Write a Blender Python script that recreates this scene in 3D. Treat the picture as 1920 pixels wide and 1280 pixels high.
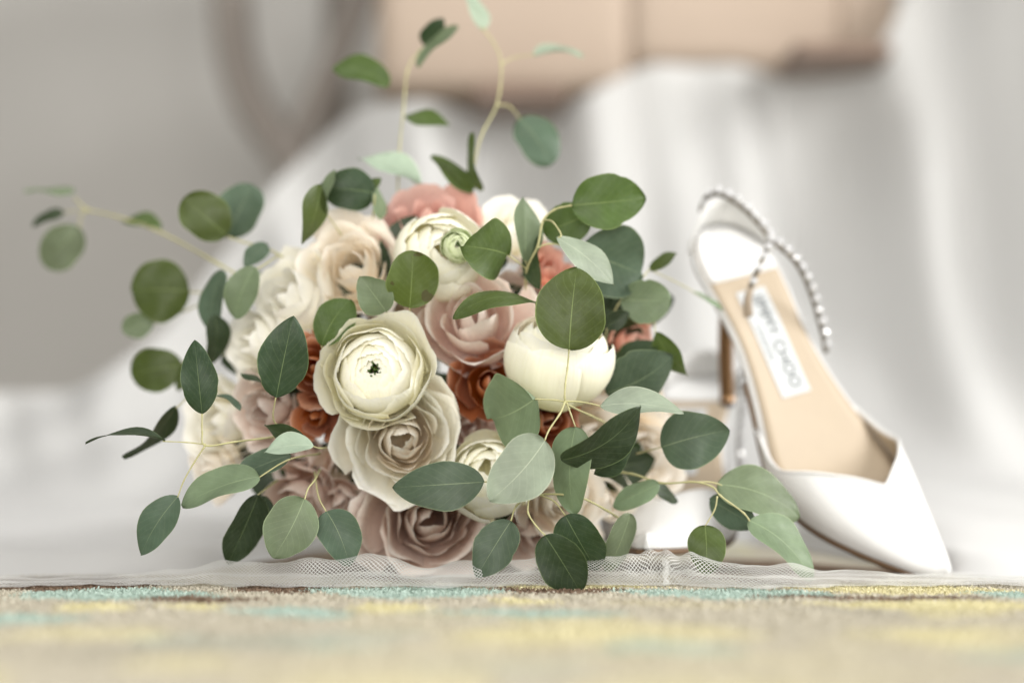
import bpy, bmesh, math, random
import numpy as np
from mathutils import Vector, Matrix

sc = bpy.context.scene
for o in list(bpy.data.objects):
    bpy.data.objects.remove(o)

# ------------------------------------------------------------------ camera
D = 1.36            # camera to focus plane (Y = 0)
K = 0.0003          # metres per photo pixel on the focus plane
CAMZ = 0.105
cam_d = bpy.data.cameras.new('camera')
cam = bpy.data.objects.new('camera', cam_d)
sc.collection.objects.link(cam)
cam.location = (0, -D, CAMZ)
cam.rotation_euler = (math.radians(90), 0, 0)
cam_d.lens = 85
cam_d.sensor_width = 36
cam_d.shift_y = 115 / 1920
cam_d.clip_start = 0.02
cam_d.clip_end = 100
cam_d.dof.use_dof = True
cam_d.dof.focus_distance = D + 0.004
cam_d.dof.aperture_fstop = 2.3
cam_d.dof.aperture_blades = 0
sc.camera = cam

# ------------------------------------------------------------------ light
w = bpy.data.worlds.new('World'); sc.world = w; w.use_nodes = True
bg = w.node_tree.nodes['Background']
bg.inputs['Color'].default_value = (1.0, 0.985, 0.955, 1)
bg.inputs['Strength'].default_value = 0.28

def area(name, loc, target, size, power, color):
    l = bpy.data.lights.new(name, 'AREA'); l.shape = 'RECTANGLE'
    l.size, l.size_y = size; l.energy = power; l.color = color
    o = bpy.data.objects.new(name, l); sc.collection.objects.link(o)
    o.location = loc
    o.rotation_euler = (Vector(target) - Vector(loc)).to_track_quat('-Z', 'Y').to_euler()
    return o
area('window_light', (1.55, -0.15, 0.95), (0.02, 0.12, 0.08), (0.8, 0.8), 36, (1.0, 0.985, 0.96))
area('ceiling_bounce', (-0.15, -0.15, 1.5), (-0.03, 0.1, 0.1), (1.2, 1.2), 9, (1.0, 0.98, 0.95))
area('room_bounce', (-0.2, -1.9, 0.55), (-0.05, 0.1, 0.10), (1.5, 0.9), 38, (1.0, 0.965, 0.92))

sc.view_settings.view_transform = 'Standard'
sc.view_settings.look = 'None'
sc.view_settings.gamma = 1
sc.view_settings.exposure = 0.18
sc.cycles.use_denoising = True
sc.cycles.max_bounces = 12
sc.cycles.diffuse_bounces = 10
sc.cycles.transmission_bounces = 10
sc.cycles.transparent_max_bounces = 24
sc.cycles.sample_clamp_indirect = 6

# ------------------------------------------------------------------ helpers
def P(px, py, Y=0.0):
    """photo pixel at depth Y -> world point"""
    s = K * (D + Y) / D
    return Vector(((px - 960) * s, Y, CAMZ + (755 - py) * s))

def link(o, parent=None):
    sc.collection.objects.link(o)
    if parent is not None:
        o.parent = parent
    return o

def tag(o, label=None, cat=None, group=None, kind=None):
    if label: o['label'] = label
    if cat: o['category'] = cat
    if group: o['group'] = group
    if kind: o['kind'] = kind
    return o

def empty(name, loc=(0, 0, 0)):
    o = bpy.data.objects.new(name, None); o.empty_display_size = 0.02
    sc.collection.objects.link(o); o.location = loc
    return o

class MB:
    """collects vertices, faces and uv; build() links ONE mesh object.
    Vertices are in world space; a parent Empty at `origin` is subtracted."""
    def __init__(s): s.v = []; s.f = []; s.uv = []
    def grid(s, pts, uvs=None, closed=False):
        n = len(pts); m = len(pts[0]); b = len(s.v)
        for i in range(n):
            for j in range(m):
                s.v.append(tuple(pts[i][j]))
                s.uv.append(uvs[i][j] if uvs else (j / max(1, m - 1), i / max(1, n - 1)))
        for i in range(n - 1):
            for j in range(m if closed else m - 1):
                k = (j + 1) % m
                s.f.append((b + i * m + j, b + i * m + k, b + (i + 1) * m + k, b + (i + 1) * m + j))
        return b
    def tube(s, path, radii, sides=8, cap=True):
        path = [Vector(p) for p in path]
        if not hasattr(radii, '__len__'): radii = [radii] * len(path)
        rows = []; up = Vector((0.31, 0.17, 0.93))
        for i, p in enumerate(path):
            t = (path[min(i + 1, len(path) - 1)] - path[max(i - 1, 0)])
            t = t.normalized() if t.length > 1e-9 else Vector((0, 0, 1))
            a = t.cross(up)
            if a.length < 1e-4: a = t.cross(Vector((1, 0, 0)))
            a.normalize(); c = a.cross(t).normalized(); up = c
            rows.append([p + a * math.cos(2 * math.pi * k / sides) * radii[i] + c * math.sin(2 * math.pi * k / sides) * radii[i] for k in range(sides)])
        b = s.grid(rows, closed=True)
        if cap:
            s.f.append(tuple(b + k for k in range(sides))[::-1])
            e = b + (len(path) - 1) * sides
            s.f.append(tuple(e + k for k in range(sides)))
    def box(s, lo, hi):
        b = len(s.v); (x0, y0, z0), (x1, y1, z1) = lo, hi
        for p in ((x0,y0,z0),(x1,y0,z0),(x1,y1,z0),(x0,y1,z0),(x0,y0,z1),(x1,y0,z1),(x1,y1,z1),(x0,y1,z1)):
            s.v.append(p); s.uv.append((0, 0))
        for q in ((0,3,2,1),(4,5,6,7),(0,1,5,4),(1,2,6,5),(2,3,7,6),(3,0,4,7)):
            s.f.append(tuple(b + i for i in q))
    def build(s, name, mat, parent=None, origin=(0, 0, 0), smooth=True, M=None):
        me = bpy.data.meshes.new(name)
        o0 = Vector(origin)
        vs = [(M @ Vector(v)) if M is not None else Vector(v) for v in s.v]
        me.from_pydata([tuple(v - o0) for v in vs], [], s.f)
        uvl = me.uv_layers.new(name='uv')
        idx = np.empty(len(me.loops), dtype=np.int32); me.loops.foreach_get('vertex_index', idx)
        uvl.data.foreach_set('uv', np.array(s.uv, dtype=np.float32)[idx].ravel())
        if smooth: me.polygons.foreach_set('use_smooth', [True] * len(me.polygons))
        for m in (mat if isinstance(mat, (list, tuple)) else [mat]): me.materials.append(m)
        me.update()
        o = bpy.data.objects.new(name, me)
        return link(o, parent)

def catmull(pts, n=6):
    pts = [Vector(p) for p in pts]
    if len(pts) == 2:
        return [pts[0].lerp(pts[1], i / n) for i in range(n + 1)]
    out = []
    q = [pts[0] * 2 - pts[1]] + pts + [pts[-1] * 2 - pts[-2]]
    for i in range(1, len(q) - 2):
        a, b, c, d = q[i - 1], q[i], q[i + 1], q[i + 2]
        for k in range(n):
            t = k / n
            out.append(0.5 * ((2 * b) + (c - a) * t + (2 * a - 5 * b + 4 * c - d) * t * t + (-a + 3 * b - 3 * c + d) * t ** 3))
    out.append(pts[-1])
    return out

def frame_from(zaxis, spin=0.0):
    z = Vector(zaxis).normalized()
    x = Vector((1, 0, 0)) - z * z.x
    if x.length < 0.1: x = Vector((0, 0, 1)) - z * z.z
    x.normalize(); y = z.cross(x)
    M = Matrix((x, y, z)).transposed()
    return M @ Matrix.Rotation(spin, 3, 'Z')

def sm(a, b, x):
    t = max(0.0, min(1.0, (x - a) / (b - a))); return t * t * (3 - 2 * t)

# ------------------------------------------------------------------ materials
class NT:
    def __init__(s, name):
        s.m = bpy.data.materials.new(name); s.m.use_nodes = True
        s.t = s.m.node_tree; s.t.nodes.clear()
        s.out = s.n('ShaderNodeOutputMaterial')
    def n(s, typ, **kw):
        nd = s.t.nodes.new(typ)
        for k, v in kw.items():
            if k.startswith('_'): setattr(nd, k[1:], v)
        for k, v in kw.items():
            if not k.startswith('_'):
                key = k.replace('__', ' ')
                nd.inputs[key].default_value = v
        return nd
    def l(s, a, b): s.t.links.new(a, b)
    def math(s, op, a, b=None, c=None, clamp=False):
        nd = s.t.nodes.new('ShaderNodeMath'); nd.operation = op; nd.use_clamp = clamp
        for i, q in enumerate((a, b, c)):
            if q is None: continue
            if isinstance(q, (int, float)): nd.inputs[i].default_value = q
            else: s.l(q, nd.inputs[i])
        return nd.outputs[0]
    def mix(s, f, a, b, typ='MIX'):
        nd = s.t.nodes.new('ShaderNodeMix'); nd.data_type = 'RGBA'; nd.blend_type = typ
        for sock, q in ((nd.inputs[0], f), (nd.inputs[6], a), (nd.inputs[7], b)):
            if isinstance(q, (int, float)): sock.default_value = q
            elif isinstance(q, tuple): sock.default_value = (*q[:3], 1)
            else: s.l(q, sock)
        return nd.outputs[2]
    def ramp(s, fac, stops, interp='LINEAR'):
        nd = s.t.nodes.new('ShaderNodeValToRGB'); nd.color_ramp.interpolation = interp
        el = nd.color_ramp.elements
        while len(el) < len(stops): el.new(0.5)
        for e, (p, c) in zip(el, stops):
            e.position = p; e.color = (*c[:3], 1)
        s.l(fac, nd.inputs[0]); return nd.outputs[0]
    def noise(s, vec, scale, detail=3, rough=0.5):
        nd = s.n('ShaderNodeTexNoise', Scale=scale, Detail=detail, Roughness=rough)
        if vec is not None: s.l(vec, nd.inputs['Vector'])
        return nd
    def bump(s, h, strength, dist):
        nd = s.n('ShaderNodeBump', Strength=strength, Distance=dist); s.l(h, nd.inputs['Height']); return nd.outputs[0]

def simple(name, col, rough=0.5, metal=0.0, var=0.12, scale=40, bump=0.0, spec=0.5, coat=0.0, sheen=0.0):
    g = NT(name); tc = g.n('ShaderNodeTexCoord')
    nz = g.noise(tc.outputs['Object'], scale, 4, 0.6)
    c = g.mix(nz.outputs[0], tuple(x * (1 - var) for x in col), tuple(min(1, x * (1 + var)) for x in col))
    p = g.n('ShaderNodeBsdfPrincipled', Roughness=rough, Metallic=metal)
    p.inputs['Specular IOR Level'].default_value = spec
    p.inputs['Coat Weight'].default_value = coat
    p.inputs['Sheen Weight'].default_value = sheen
    g.l(c, p.inputs['Base Color'])
    if bump: g.l(g.bump(nz.outputs[0], bump, 0.001), p.inputs['Normal'])
    g.l(p.outputs[0], g.out.inputs[0])
    return g.m

def petal_mat(name, rim, mid, base, trans=0.3, edge=None):
    """petal pigment runs from base (v=0) to rim (v=1); fine lengthwise veins as relief"""
    g = NT(name); uv = g.n('ShaderNodeUVMap'); sep = g.n('ShaderNodeSeparateXYZ'); g.l(uv.outputs[0], sep.inputs[0])
    oi = g.n('ShaderNodeObjectInfo'); tc = g.n('ShaderNodeTexCoord')
    nz = g.noise(tc.outputs['Object'], 45, 3, 0.55)
    v = g.math('ADD', sep.outputs[1], g.math('MULTIPLY', g.math('SUBTRACT', nz.outputs[0], 0.5), 0.35))
    c = g.ramp(v, [(0.12, base), (0.6, mid), (0.93, rim), (1.0, edge or rim)])
    hsv = g.n('ShaderNodeHueSaturation'); g.l(c, hsv.inputs['Color'])
    g.l(g.math('MULTIPLY_ADD', oi.outputs['Random'], 0.14, 0.92), hsv.inputs['Value'])
    g.l(g.math('MULTIPLY_ADD', oi.outputs['Random'], 0.3, 0.85), hsv.inputs['Saturation'])
    col = hsv.outputs[0]
    cmb = g.n('ShaderNodeCombineXYZ')
    g.l(g.math('MULTIPLY', sep.outputs[0], 34.0), cmb.inputs[0]); g.l(g.math('MULTIPLY', sep.outputs[1], 2.2), cmb.inputs[1])
    g.l(g.math('MULTIPLY', oi.outputs['Random'], 50.0), cmb.inputs[2])
    vn = g.noise(cmb.outputs[0], 1.0, 2, 0.5)
    col = g.mix(g.math('MULTIPLY', g.math('SUBTRACT', vn.outputs[0], 0.45, None, True), 1.1), col, tuple(0.5 * (q + t) for q, t in zip(mid, base)))
    bp = g.bump(vn.outputs[0], 0.20, 0.0014)
    p = g.n('ShaderNodeBsdfPrincipled', Roughness=0.62); p.inputs['Specular IOR Level'].default_value = 0.18
    g.l(col, p.inputs['Base Color']); g.l(bp, p.inputs['Normal'])
    tr = g.n('ShaderNodeBsdfTranslucent'); g.l(col, tr.inputs[0]); g.l(bp, tr.inputs[1])
    mx = g.n('ShaderNodeMixShader', Fac=trans); g.l(p.outputs[0], mx.inputs[1]); g.l(tr.outputs[0], mx.inputs[2])
    g.l(mx.outputs[0], g.out.inputs[0])
    return g.m

def leaf_mat(name, col, vein, rough=0.5, trans=0.12, blotch=None):
    g = NT(name); uv = g.n('ShaderNodeUVMap'); sep = g.n('ShaderNodeSeparateXYZ'); g.l(uv.outputs[0], sep.inputs[0])
    oi = g.n('ShaderNodeObjectInfo'); tc = g.n('ShaderNodeTexCoord')
    au = g.math('ABSOLUTE', g.math('SUBTRACT', sep.outputs[0], 0.5))     # 0 at midrib, .5 at edge
    nz = g.noise(tc.outputs['Object'], 55, 4, 0.6)
    fine = g.noise(tc.outputs['Object'], 900, 2, 0.6)
    nz2 = g.noise(tc.outputs['Object'], 210, 3, 0.6)
    c = g.mix(nz.outputs[0], tuple(x * 0.55 for x in col), tuple(x * 1.45 for x in col))
    c = g.mix(g.math('MULTIPLY', nz2.outputs[0], 0.35), c, tuple(x * 0.6 for x in col))
    c = g.mix(g.math('MULTIPLY', g.math('GREATER_THAN', fine.outputs[0], 0.67), 0.06), c, (0.35, 0.42, 0.36))
    hsv = g.n('ShaderNodeHueSaturation'); g.l(c, hsv.inputs['Color'])
    g.l(g.math('MULTIPLY_ADD', oi.outputs['Random'], 0.04, 0.48), hsv.inputs['Hue'])
    g.l(g.math('MULTIPLY_ADD', oi.outputs['Random'], 0.4, 0.8), hsv.inputs['Value'])
    c = hsv.outputs[0]
    # pale midrib, thinning towards the tip; faint side veins; pale margin
    wd = g.math('MULTIPLY_ADD', sep.outputs[1], -0.010, 0.0115)
    mid = g.math('LESS_THAN', au, wd)
    sv = g.math('SINE', g.math('MULTIPLY', g.math('SUBTRACT', sep.outputs[1], g.math('MULTIPLY', au, 0.75)), 52.0))
    sv = g.math('MULTIPLY', g.math('GREATER_THAN', sv, 0.95), 0.09)
    ed = g.math('MULTIPLY', g.math('GREATER_THAN', au, 0.484), 0.45)
    bl = g.noise(tc.outputs['Object'], 95, 5, 0.7)
    c = g.mix(g.math('MULTIPLY', g.math('SUBTRACT', bl.outputs[0], 0.42, None, True), 0.28), c, (0.30, 0.36, 0.28))
    c = g.mix(sv, c, vein); c = g.mix(ed, c, vein); c = g.mix(g.math('MULTIPLY', mid, 0.55), c, vein)
    if blotch:
        bn = g.noise(tc.outputs['Object'], 70, 2, 0.5)
        c = g.mix(g.math('MULTIPLY', g.math('GREATER_THAN', bn.outputs[0], 0.66), 0.75), c, blotch)
    p = g.n('ShaderNodeBsdfPrincipled', Roughness=rough); p.inputs['Specular IOR Level'].default_value = 0.22
    g.l(c, p.inputs['Base Color'])
    h = g.math('ADD', g.math('ADD', nz.outputs[0], g.math('MULTIPLY', nz2.outputs[0], 0.5)), g.math('ADD', g.math('MULTIPLY', mid, -0.6), g.math('MULTIPLY', sv, -2.0)))
    g.l(g.bump(h, 0.22, 0.001), p.inputs['Normal'])
    g.l(g.math('MULTIPLY_ADD', nz2.outputs[0], 0.3, rough - 0.18), p.inputs['Roughness'])
    tr = g.n('ShaderNodeBsdfTranslucent'); g.l(g.mix(0.5, c, (0.2, 0.3, 0.05)), tr.inputs[0])
    mx = g.n('ShaderNodeMixShader', Fac=trans); g.l(p.outputs[0], mx.inputs[1]); g.l(tr.outputs[0], mx.inputs[2])
    g.l(mx.outputs[0], g.out.inputs[0])
    return g.m

VEIN = (0.34, 0.42, 0.24)
LM = {  # leaf pigments; pale and deep tones also carry some lit and shaded difference
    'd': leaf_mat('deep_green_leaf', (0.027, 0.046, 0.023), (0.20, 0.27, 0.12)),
    'g': leaf_mat('olive_green_leaf', (0.060, 0.090, 0.020), (0.24, 0.31, 0.11)),
    'b': leaf_mat('blue_green_leaf', (0.070, 0.108, 0.070), (0.28, 0.34, 0.20)),
    's': leaf_mat('sage_leaf', (0.158, 0.208, 0.122), VEIN),
    'p': leaf_mat('glaucous_leaf', (0.31, 0.375, 0.285), (0.52, 0.57, 0.43)),
    'x': leaf_mat('spotted_olive_leaf', (0.085, 0.125, 0.025), (0.26, 0.33, 0.12), blotch=(0.06, 0.045, 0.02)),
}
STEM = simple('pale_stem', (0.42, 0.40, 0.20), 0.55, var=0.25, scale=90)
PM = {
    'ivory': petal_mat('ivory_petal', (0.90, 0.885, 0.78), (0.89, 0.87, 0.72), (0.86, 0.83, 0.55), 0.22, (0.91, 0.90, 0.83)),
    'cream': petal_mat('cream_petal', (0.93, 0.89, 0.82), (0.93, 0.87, 0.77), (0.93, 0.82, 0.64), 0.20),
    'white': petal_mat('white_petal', (0.94, 0.93, 0.87), (0.94, 0.92, 0.83), (0.94, 0.88, 0.70), 0.20, (0.95, 0.94, 0.90)),
    'blush': petal_mat('blush_petal', (0.92, 0.85, 0.79), (0.88, 0.76, 0.69), (0.74, 0.54, 0.46), 0.20, (0.94, 0.89, 0.84)),
    'pink':  petal_mat('dusty_pink_petal', (0.80, 0.54, 0.47), (0.77, 0.48, 0.41), (0.64, 0.34, 0.28), 0.22),
    'mauve': petal_mat('mauve_petal', (0.88, 0.79, 0.72), (0.81, 0.68, 0.60), (0.50, 0.33, 0.25), 0.20, (0.91, 0.85, 0.79)),
    'rust':  petal_mat('rust_petal', (0.60, 0.30, 0.18), (0.50, 0.185, 0.085), (0.26, 0.065, 0.025), 0.20, (0.72, 0.46, 0.36)),
    'coral': petal_mat('coral_petal', (0.84, 0.50, 0.39), (0.76, 0.37, 0.26), (0.54, 0.20, 0.11), 0.25),
}
EYE = simple('green_flower_eye', (0.06, 0.11, 0.02), 0.5, var=0.4, scale=600)
BUDG = petal_mat('green_bud_petal', (0.74, 0.79, 0.55), (0.64, 0.72, 0.40), (0.36, 0.46, 0.15), 0.25)

# ------------------------------------------------------------------ setting: carpet, wall
def blob_colour(x, y):
    """carpet pattern (pigment, plus some shade as brown): teal, yellow and brown figures on taupe; x, y arrays in metres"""
    base = np.array([0.44, 0.41, 0.335]); teal = np.array([0.36, 0.445, 0.395]); yel = np.array([0.55, 0.51, 0.32]); brn = np.array([0.17, 0.12, 0.085]); sand = np.array([0.47, 0.435, 0.325])
    c = np.tile(base, (len(x), 1))
    wx = x + 0.006 * np.sin(y * 90 + x * 40) + 0.004 * np.sin(x * 170 + 1.3); wy = y + 0.005 * np.sin(x * 70 + 0.5) + 0.003 * np.sin(x * 190)
    rng = random.Random(11)
    figs = []
    for i in range(420):
        figs.append((rng.uniform(-0.75, 0.75), rng.uniform(-0.85, 1.0), rng.uniform(0.02, 0.07), rng.uniform(0.02, 0.05), rng.uniform(-0.9, 0.9), rng.choice([teal, yel, sand, yel, sand, base * 0.8, teal * 0.5 + base * 0.5])))
    # hem figures; two wide brown ones also paint in shade under bouquet and shoes
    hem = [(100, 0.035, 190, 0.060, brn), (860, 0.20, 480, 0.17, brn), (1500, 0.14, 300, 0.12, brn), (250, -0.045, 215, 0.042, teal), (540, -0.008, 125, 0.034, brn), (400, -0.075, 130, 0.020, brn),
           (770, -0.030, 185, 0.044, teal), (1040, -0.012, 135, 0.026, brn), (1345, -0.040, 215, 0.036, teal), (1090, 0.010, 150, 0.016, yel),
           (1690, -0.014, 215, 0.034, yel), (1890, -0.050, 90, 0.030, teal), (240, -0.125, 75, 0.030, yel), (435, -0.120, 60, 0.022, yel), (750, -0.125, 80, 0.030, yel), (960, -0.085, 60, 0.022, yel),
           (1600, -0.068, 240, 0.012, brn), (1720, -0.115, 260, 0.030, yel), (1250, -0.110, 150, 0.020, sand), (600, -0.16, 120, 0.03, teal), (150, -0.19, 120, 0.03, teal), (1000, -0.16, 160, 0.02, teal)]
    for fx, fy, a, b, r, col in figs:
        if -0.14 < fy < 0.30: continue
        dx = (wx - fx) * math.cos(r) + (wy - fy) * math.sin(r); dy = -(wx - fx) * math.sin(r) + (wy - fy) * math.cos(r)
        k_ = (dx / a) ** 2 + (dy / b) ** 2 < 1; c[k_] = 0.62 * np.asarray(col) + 0.38 * c[k_]
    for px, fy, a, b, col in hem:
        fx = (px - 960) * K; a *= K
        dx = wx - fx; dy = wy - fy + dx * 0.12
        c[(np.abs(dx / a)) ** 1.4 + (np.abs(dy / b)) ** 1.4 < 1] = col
    return c

def carpet_material():
    g = NT('woven_carpet'); at = g.n('ShaderNodeVertexColor', _layer_name='dye'); geo = g.n('ShaderNodeNewGeometry')
    nz = g.noise(geo.outputs['Position'], 420, 3, 0.7)
    c = g.mix(g.math('MULTIPLY', nz.outputs[0], 0.55), at.outputs[0], (0.20, 0.16, 0.12), 'MULTIPLY')
    c = g.mix(0.25, c, at.outputs[0])
    p = g.n('ShaderNodeBsdfPrincipled', Roughness=0.95); p.inputs['Specular IOR Level'].default_value = 0.05
    g.l(at.outputs[0], p.inputs['Base Color']); g.l(g.bump(nz.outputs[0], 0.6, 0.002), p.inputs['Normal'])
    g.l(p.outputs[0], g.out.inputs[0]); return g.m
CARPET = carpet_material()

def colour_attr(me, cols):
    at = me.color_attributes.new('dye', 'FLOAT_COLOR', 'POINT')
    at.data.foreach_set('color', np.concatenate([cols, np.ones((len(cols), 1))], 1).astype(np.float32).ravel())

def make_carpet():
    xs = np.concatenate([np.linspace(-3.5, -0.75, 12, endpoint=False), np.linspace(-0.75, 0.75, 330), np.linspace(0.76, 3.5, 12)])
    ys = np.concatenate([np.linspace(-2.2, -0.85, 8, endpoint=False), np.linspace(-0.85, 0.25, 260), np.linspace(0.27, 2.2, 14)])
    X, Y = np.meshgrid(xs, ys); n, m = X.shape
    v = np.stack([X.ravel(), Y.ravel(), np.zeros(n * m)], 1)
    i = np.arange(n * m).reshape(n, m)
    f = np.stack([i[:-1, :-1].ravel(), i[:-1, 1:].ravel(), i[1:, 1:].ravel(), i[1:, :-1].ravel()], 1)
    me = bpy.data.meshes.new('carpet'); me.from_pydata(v.tolist(), [], f.tolist()); me.materials.append(CARPET)
    colour_attr(me, blob_colour(v[:, 0], v[:, 1])); me.update()
    o = link(bpy.data.objects.new('carpet', me)); tag(o, 'taupe carpet with teal, yellow and brown figures', kind='structure')
    # pile: short yarn tips in the strip that is near the focus
    rng = np.random.default_rng(3); N = 260000
    x = rng.uniform(-0.52, 0.52, N); y = 0.10 - 0.62 * rng.uniform(0, 1, N) ** 1.35
    ang = rng.uniform(0, 2 * np.pi, N); hgt = rng.uniform(0.0005, 0.0019, N); wd = rng.uniform(0.0004, 0.0008, N)
    lx = rng.normal(0, 0.0012, N); ly = rng.normal(0, 0.0012, N)
    v = np.zeros((N, 4, 3))
    v[:, 0] = np.stack([x - np.cos(ang) * wd, y - np.sin(ang) * wd, np.full(N, -0.0003)], 1)
    v[:, 1] = np.stack([x + np.cos(ang) * wd, y + np.sin(ang) * wd, np.full(N, -0.0003)], 1)
    v[:, 2] = np.stack([x + np.cos(ang) * wd * .6 + lx, y + np.sin(ang) * wd * .6 + ly, hgt], 1)
    v[:, 3] = np.stack([x - np.cos(ang) * wd * .6 + lx, y - np.sin(ang) * wd * .6 + ly, hgt], 1)
    me = bpy.data.meshes.new('carpet_pile'); me.vertices.add(4 * N); me.vertices.foreach_set('co', v.ravel())
    me.loops.add(4 * N); me.loops.foreach_set('vertex_index', np.arange(4 * N, dtype=np.int32))
    me.polygons.add(N); me.polygons.foreach_set('loop_start', np.arange(0, 4 * N, 4, dtype=np.int32)); me.polygons.foreach_set('loop_total', np.full(N, 4, dtype=np.int32))
    me.update(calc_edges=True); me.materials.append(CARPET)
    col = blob_colour(x + rng.normal(0, 0.004, N), y + rng.normal(0, 0.004, N)) * rng.uniform(0.98, 1.28, (N, 1))
    colour_attr(me, np.repeat(np.clip(col, 0, 1), 4, 0))
    p = link(bpy.data.objects.new('carpet_pile', me), o); tag(p, kind='stuff')
make_carpet()

wall_b = MB(); wall_b.grid([[(-3.5, 2.05, 0), (3.5, 2.05, 0)], [(-3.5, 2.05, 2.6), (3.5, 2.05, 2.6)]])
WALLM = simple('painted_plaster', (0.66, 0.645, 0.615), 0.9, var=0.05, scale=3)
tag(wall_b.build('wall', WALLM, smooth=False), kind='structure')

# ------------------------------------------------------------------ gown behind, bench, chair leg
def cloth_mat(name, col, trans=0.15, weave=2200, strength=0.25):
    g = NT(name); tc = g.n('ShaderNodeTexCoord'); nz = g.noise(tc.outputs['Object'], 9, 3, 0.5); wv = g.noise(tc.outputs['Object'], weave, 1, 0.5)
    c = g.mix(nz.outputs[0], tuple(x * 0.96 for x in col), tuple(min(1, x * 1.03) for x in col))
    p = g.n('ShaderNodeBsdfPrincipled', Roughness=0.8); p.inputs['Sheen Weight'].default_value = 0.25; p.inputs['Specular IOR Level'].default_value = 0.15
    g.l(c, p.inputs['Base Color']); g.l(g.bump(wv.outputs[0], strength, 0.0006), p.inputs['Normal'])
    tr = g.n('ShaderNodeBsdfTranslucent'); g.l(c, tr.inputs[0])
    mx = g.n('ShaderNodeMixShader', Fac=trans); g.l(p.outputs[0], mx.inputs[1]); g.l(tr.outputs[0], mx.inputs[2]); g.l(mx.outputs[0], g.out.inputs[0])
    return g.m
GOWN = cloth_mat('white_gown_cloth', (0.61, 0.61, 0.60))

def make_gown():
    """skirt hanging from the bench and flowing forward over the carpet as a train"""
    rows_n, cols_n = 90, 150
    mb = MB(); rows = []
    for i in range(rows_n):
        t = i / (rows_n - 1)
        r = []
        for j in range(cols_n):
            x = -1.0 + 2.1 * j / (cols_n - 1)
            px = 960 + x / 0.00053
            top = 0.115 + 0.280 * sm(150, 720, px) + 0.045 * sm(1020, 1240, px) + 0.30 * sm(1600, 1900, px)
            fy0 = 0.085 + 0.36 * sm(-0.215, -0.10, x) * (1 - sm(0.17, 0.29, x)) - 0.05 * sm(0.24, 0.30, x) + 0.008 * math.sin(x * 23) + 0.004 * math.sin(x * 61)
            yb = 0.74 + 0.06 * math.sin(x * 5 + 1)
            if t < 0.55:                                   # train on the floor
                q = t / 0.55
                y = fy0 + (yb - fy0) * q
                z = 0.0008 + 0.013 * sm(0.0, 0.12, q) + (0.006 + 0.022 * q) * (0.5 + 0.5 * math.sin(x * 13 + y * 7 + 1.8 * math.sin(y * 6))) * sm(0, .3, q) + 0.006 * math.sin(x * 37 + y * 15) * q
            else:                                          # rising skirt
                q = (t - 0.55) / 0.45
                y = yb + 0.26 * math.sin(q * math.pi / 2)
                zf = 0.014 + 0.014 * (1 + math.sin(x * 13 + yb * 7 + 1.8 * math.sin(yb * 6))) + 0.006 * math.sin(x * 37 + yb * 15)
                z = zf + (top - zf) * (1 - math.cos(q * math.pi / 2)) ** 0.9
                fold = math.sin(x * 19 + 1.2 * math.sin(x * 7) + q * 1.2) + 0.5 * math.sin(x * 41 + q * 2.1) + 0.22 * math.sin(x * 83 + q * 5) + 0.15 * math.sin(x * 29 - q * 11)
                y += 0.055 * fold * math.sin(q * math.pi * 0.75)
            r.append((x, y, z))
        rows.append(r)
    mb.grid(rows)
    root = empty('wedding_gown', (0, 0.8, 0)); tag(root, 'white gown draped down from the tan bench, its train spread over the carpet', 'gown')
    return mb.build('skirt', GOWN, root, (0, 0.8, 0))
make_gown()

TAN = simple('tan_leather', (0.45, 0.36, 0.285), 0.65, var=0.06, scale=14)
DARKW = simple('dark_walnut', (0.17, 0.115, 0.085), 0.5, var=0.2, scale=20)
GREYW = simple('grey_brown_wood', (0.31, 0.275, 0.245), 0.5, var=0.15, scale=20)
def rounded_slab(mb, x0, x1, y0, y1, z0, z1, r=0.02, tilt=0.0):
    """cushion: rounded cross-section swept along x with soft ends"""
    rows = []
    n = 14
    for i in range(n):
        t = i / (n - 1); x = x0 + (x1 - x0) * t
        e = 1 - 0.012 * (min(t, 1 - t) < 0.01)
        ring = []
        for k in range(24):
            a = 2 * math.pi * k / 24
            c, s = math.cos(a), math.sin(a)
            c = math.copysign(abs(c) ** 0.22, c); s = math.copysign(abs(s) ** 0.22, s)
            ring.append((x, (y0 + y1) / 2 + c * (y1 - y0) / 2 * e, (z0 + z1) / 2 + s * (z1 - z0) / 2 * e + tilt * (x - x0)))
        rows.append(ring)
    b = mb.grid(rows, closed=True)
    mb.f.append(tuple(b + k for k in range(24))[::-1]); mb.f.append(tuple(b + (n - 1) * 24 + k for k in range(24)))

def make_bench():
    root = empty('bench', (0.15, 1.25, 0)); og = (0.15, 1.25, 0)
    tag(root, 'tan leather bench with dark legs behind the bouquet, out of focus', 'bench')
    # three seat panels, edges at pixels ~700, 1180, 1570, 1670
    s = K * (D + 1.1) / D
    X = lambda px: (px - 960) * s
    Z = lambda py: CAMZ + (755 - py) * s
    for a, b, zl in ((712, 1176, 158), (1177, 1566, 112), (1567, 1672, 100)):
        mb = MB(); rounded_slab(mb, X(a), X(b), 1.06, 1.62, Z(zl + 40), Z(zl) + 0.20); mb.build('seat_panel', TAN, root, og)
    for x0, x1, za, zb in ((885, 1060, 192, 160), (1490, 1668, 112, 84)):
        a = P(x0, za, 0.94); b = P(x1, zb, 0.94)
        mb = MB(); rounded_slab(mb, a.x, b.x, 0.925, 1.10, a.z, b.z); mb.build('rail', DARKW, root, og)
    for px, y in ((760, 1.58), (1640, 1.58), (1640, 1.2), (900, 1.2)):
        mb = MB(); mb.tube([(X(px), y, 0.0), (X(px), y, 0.22), (X(px), y, 0.47)], [0.014, 0.018, 0.022], 12); mb.build('leg', DARKW, root, og)
    return root
make_bench()

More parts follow.
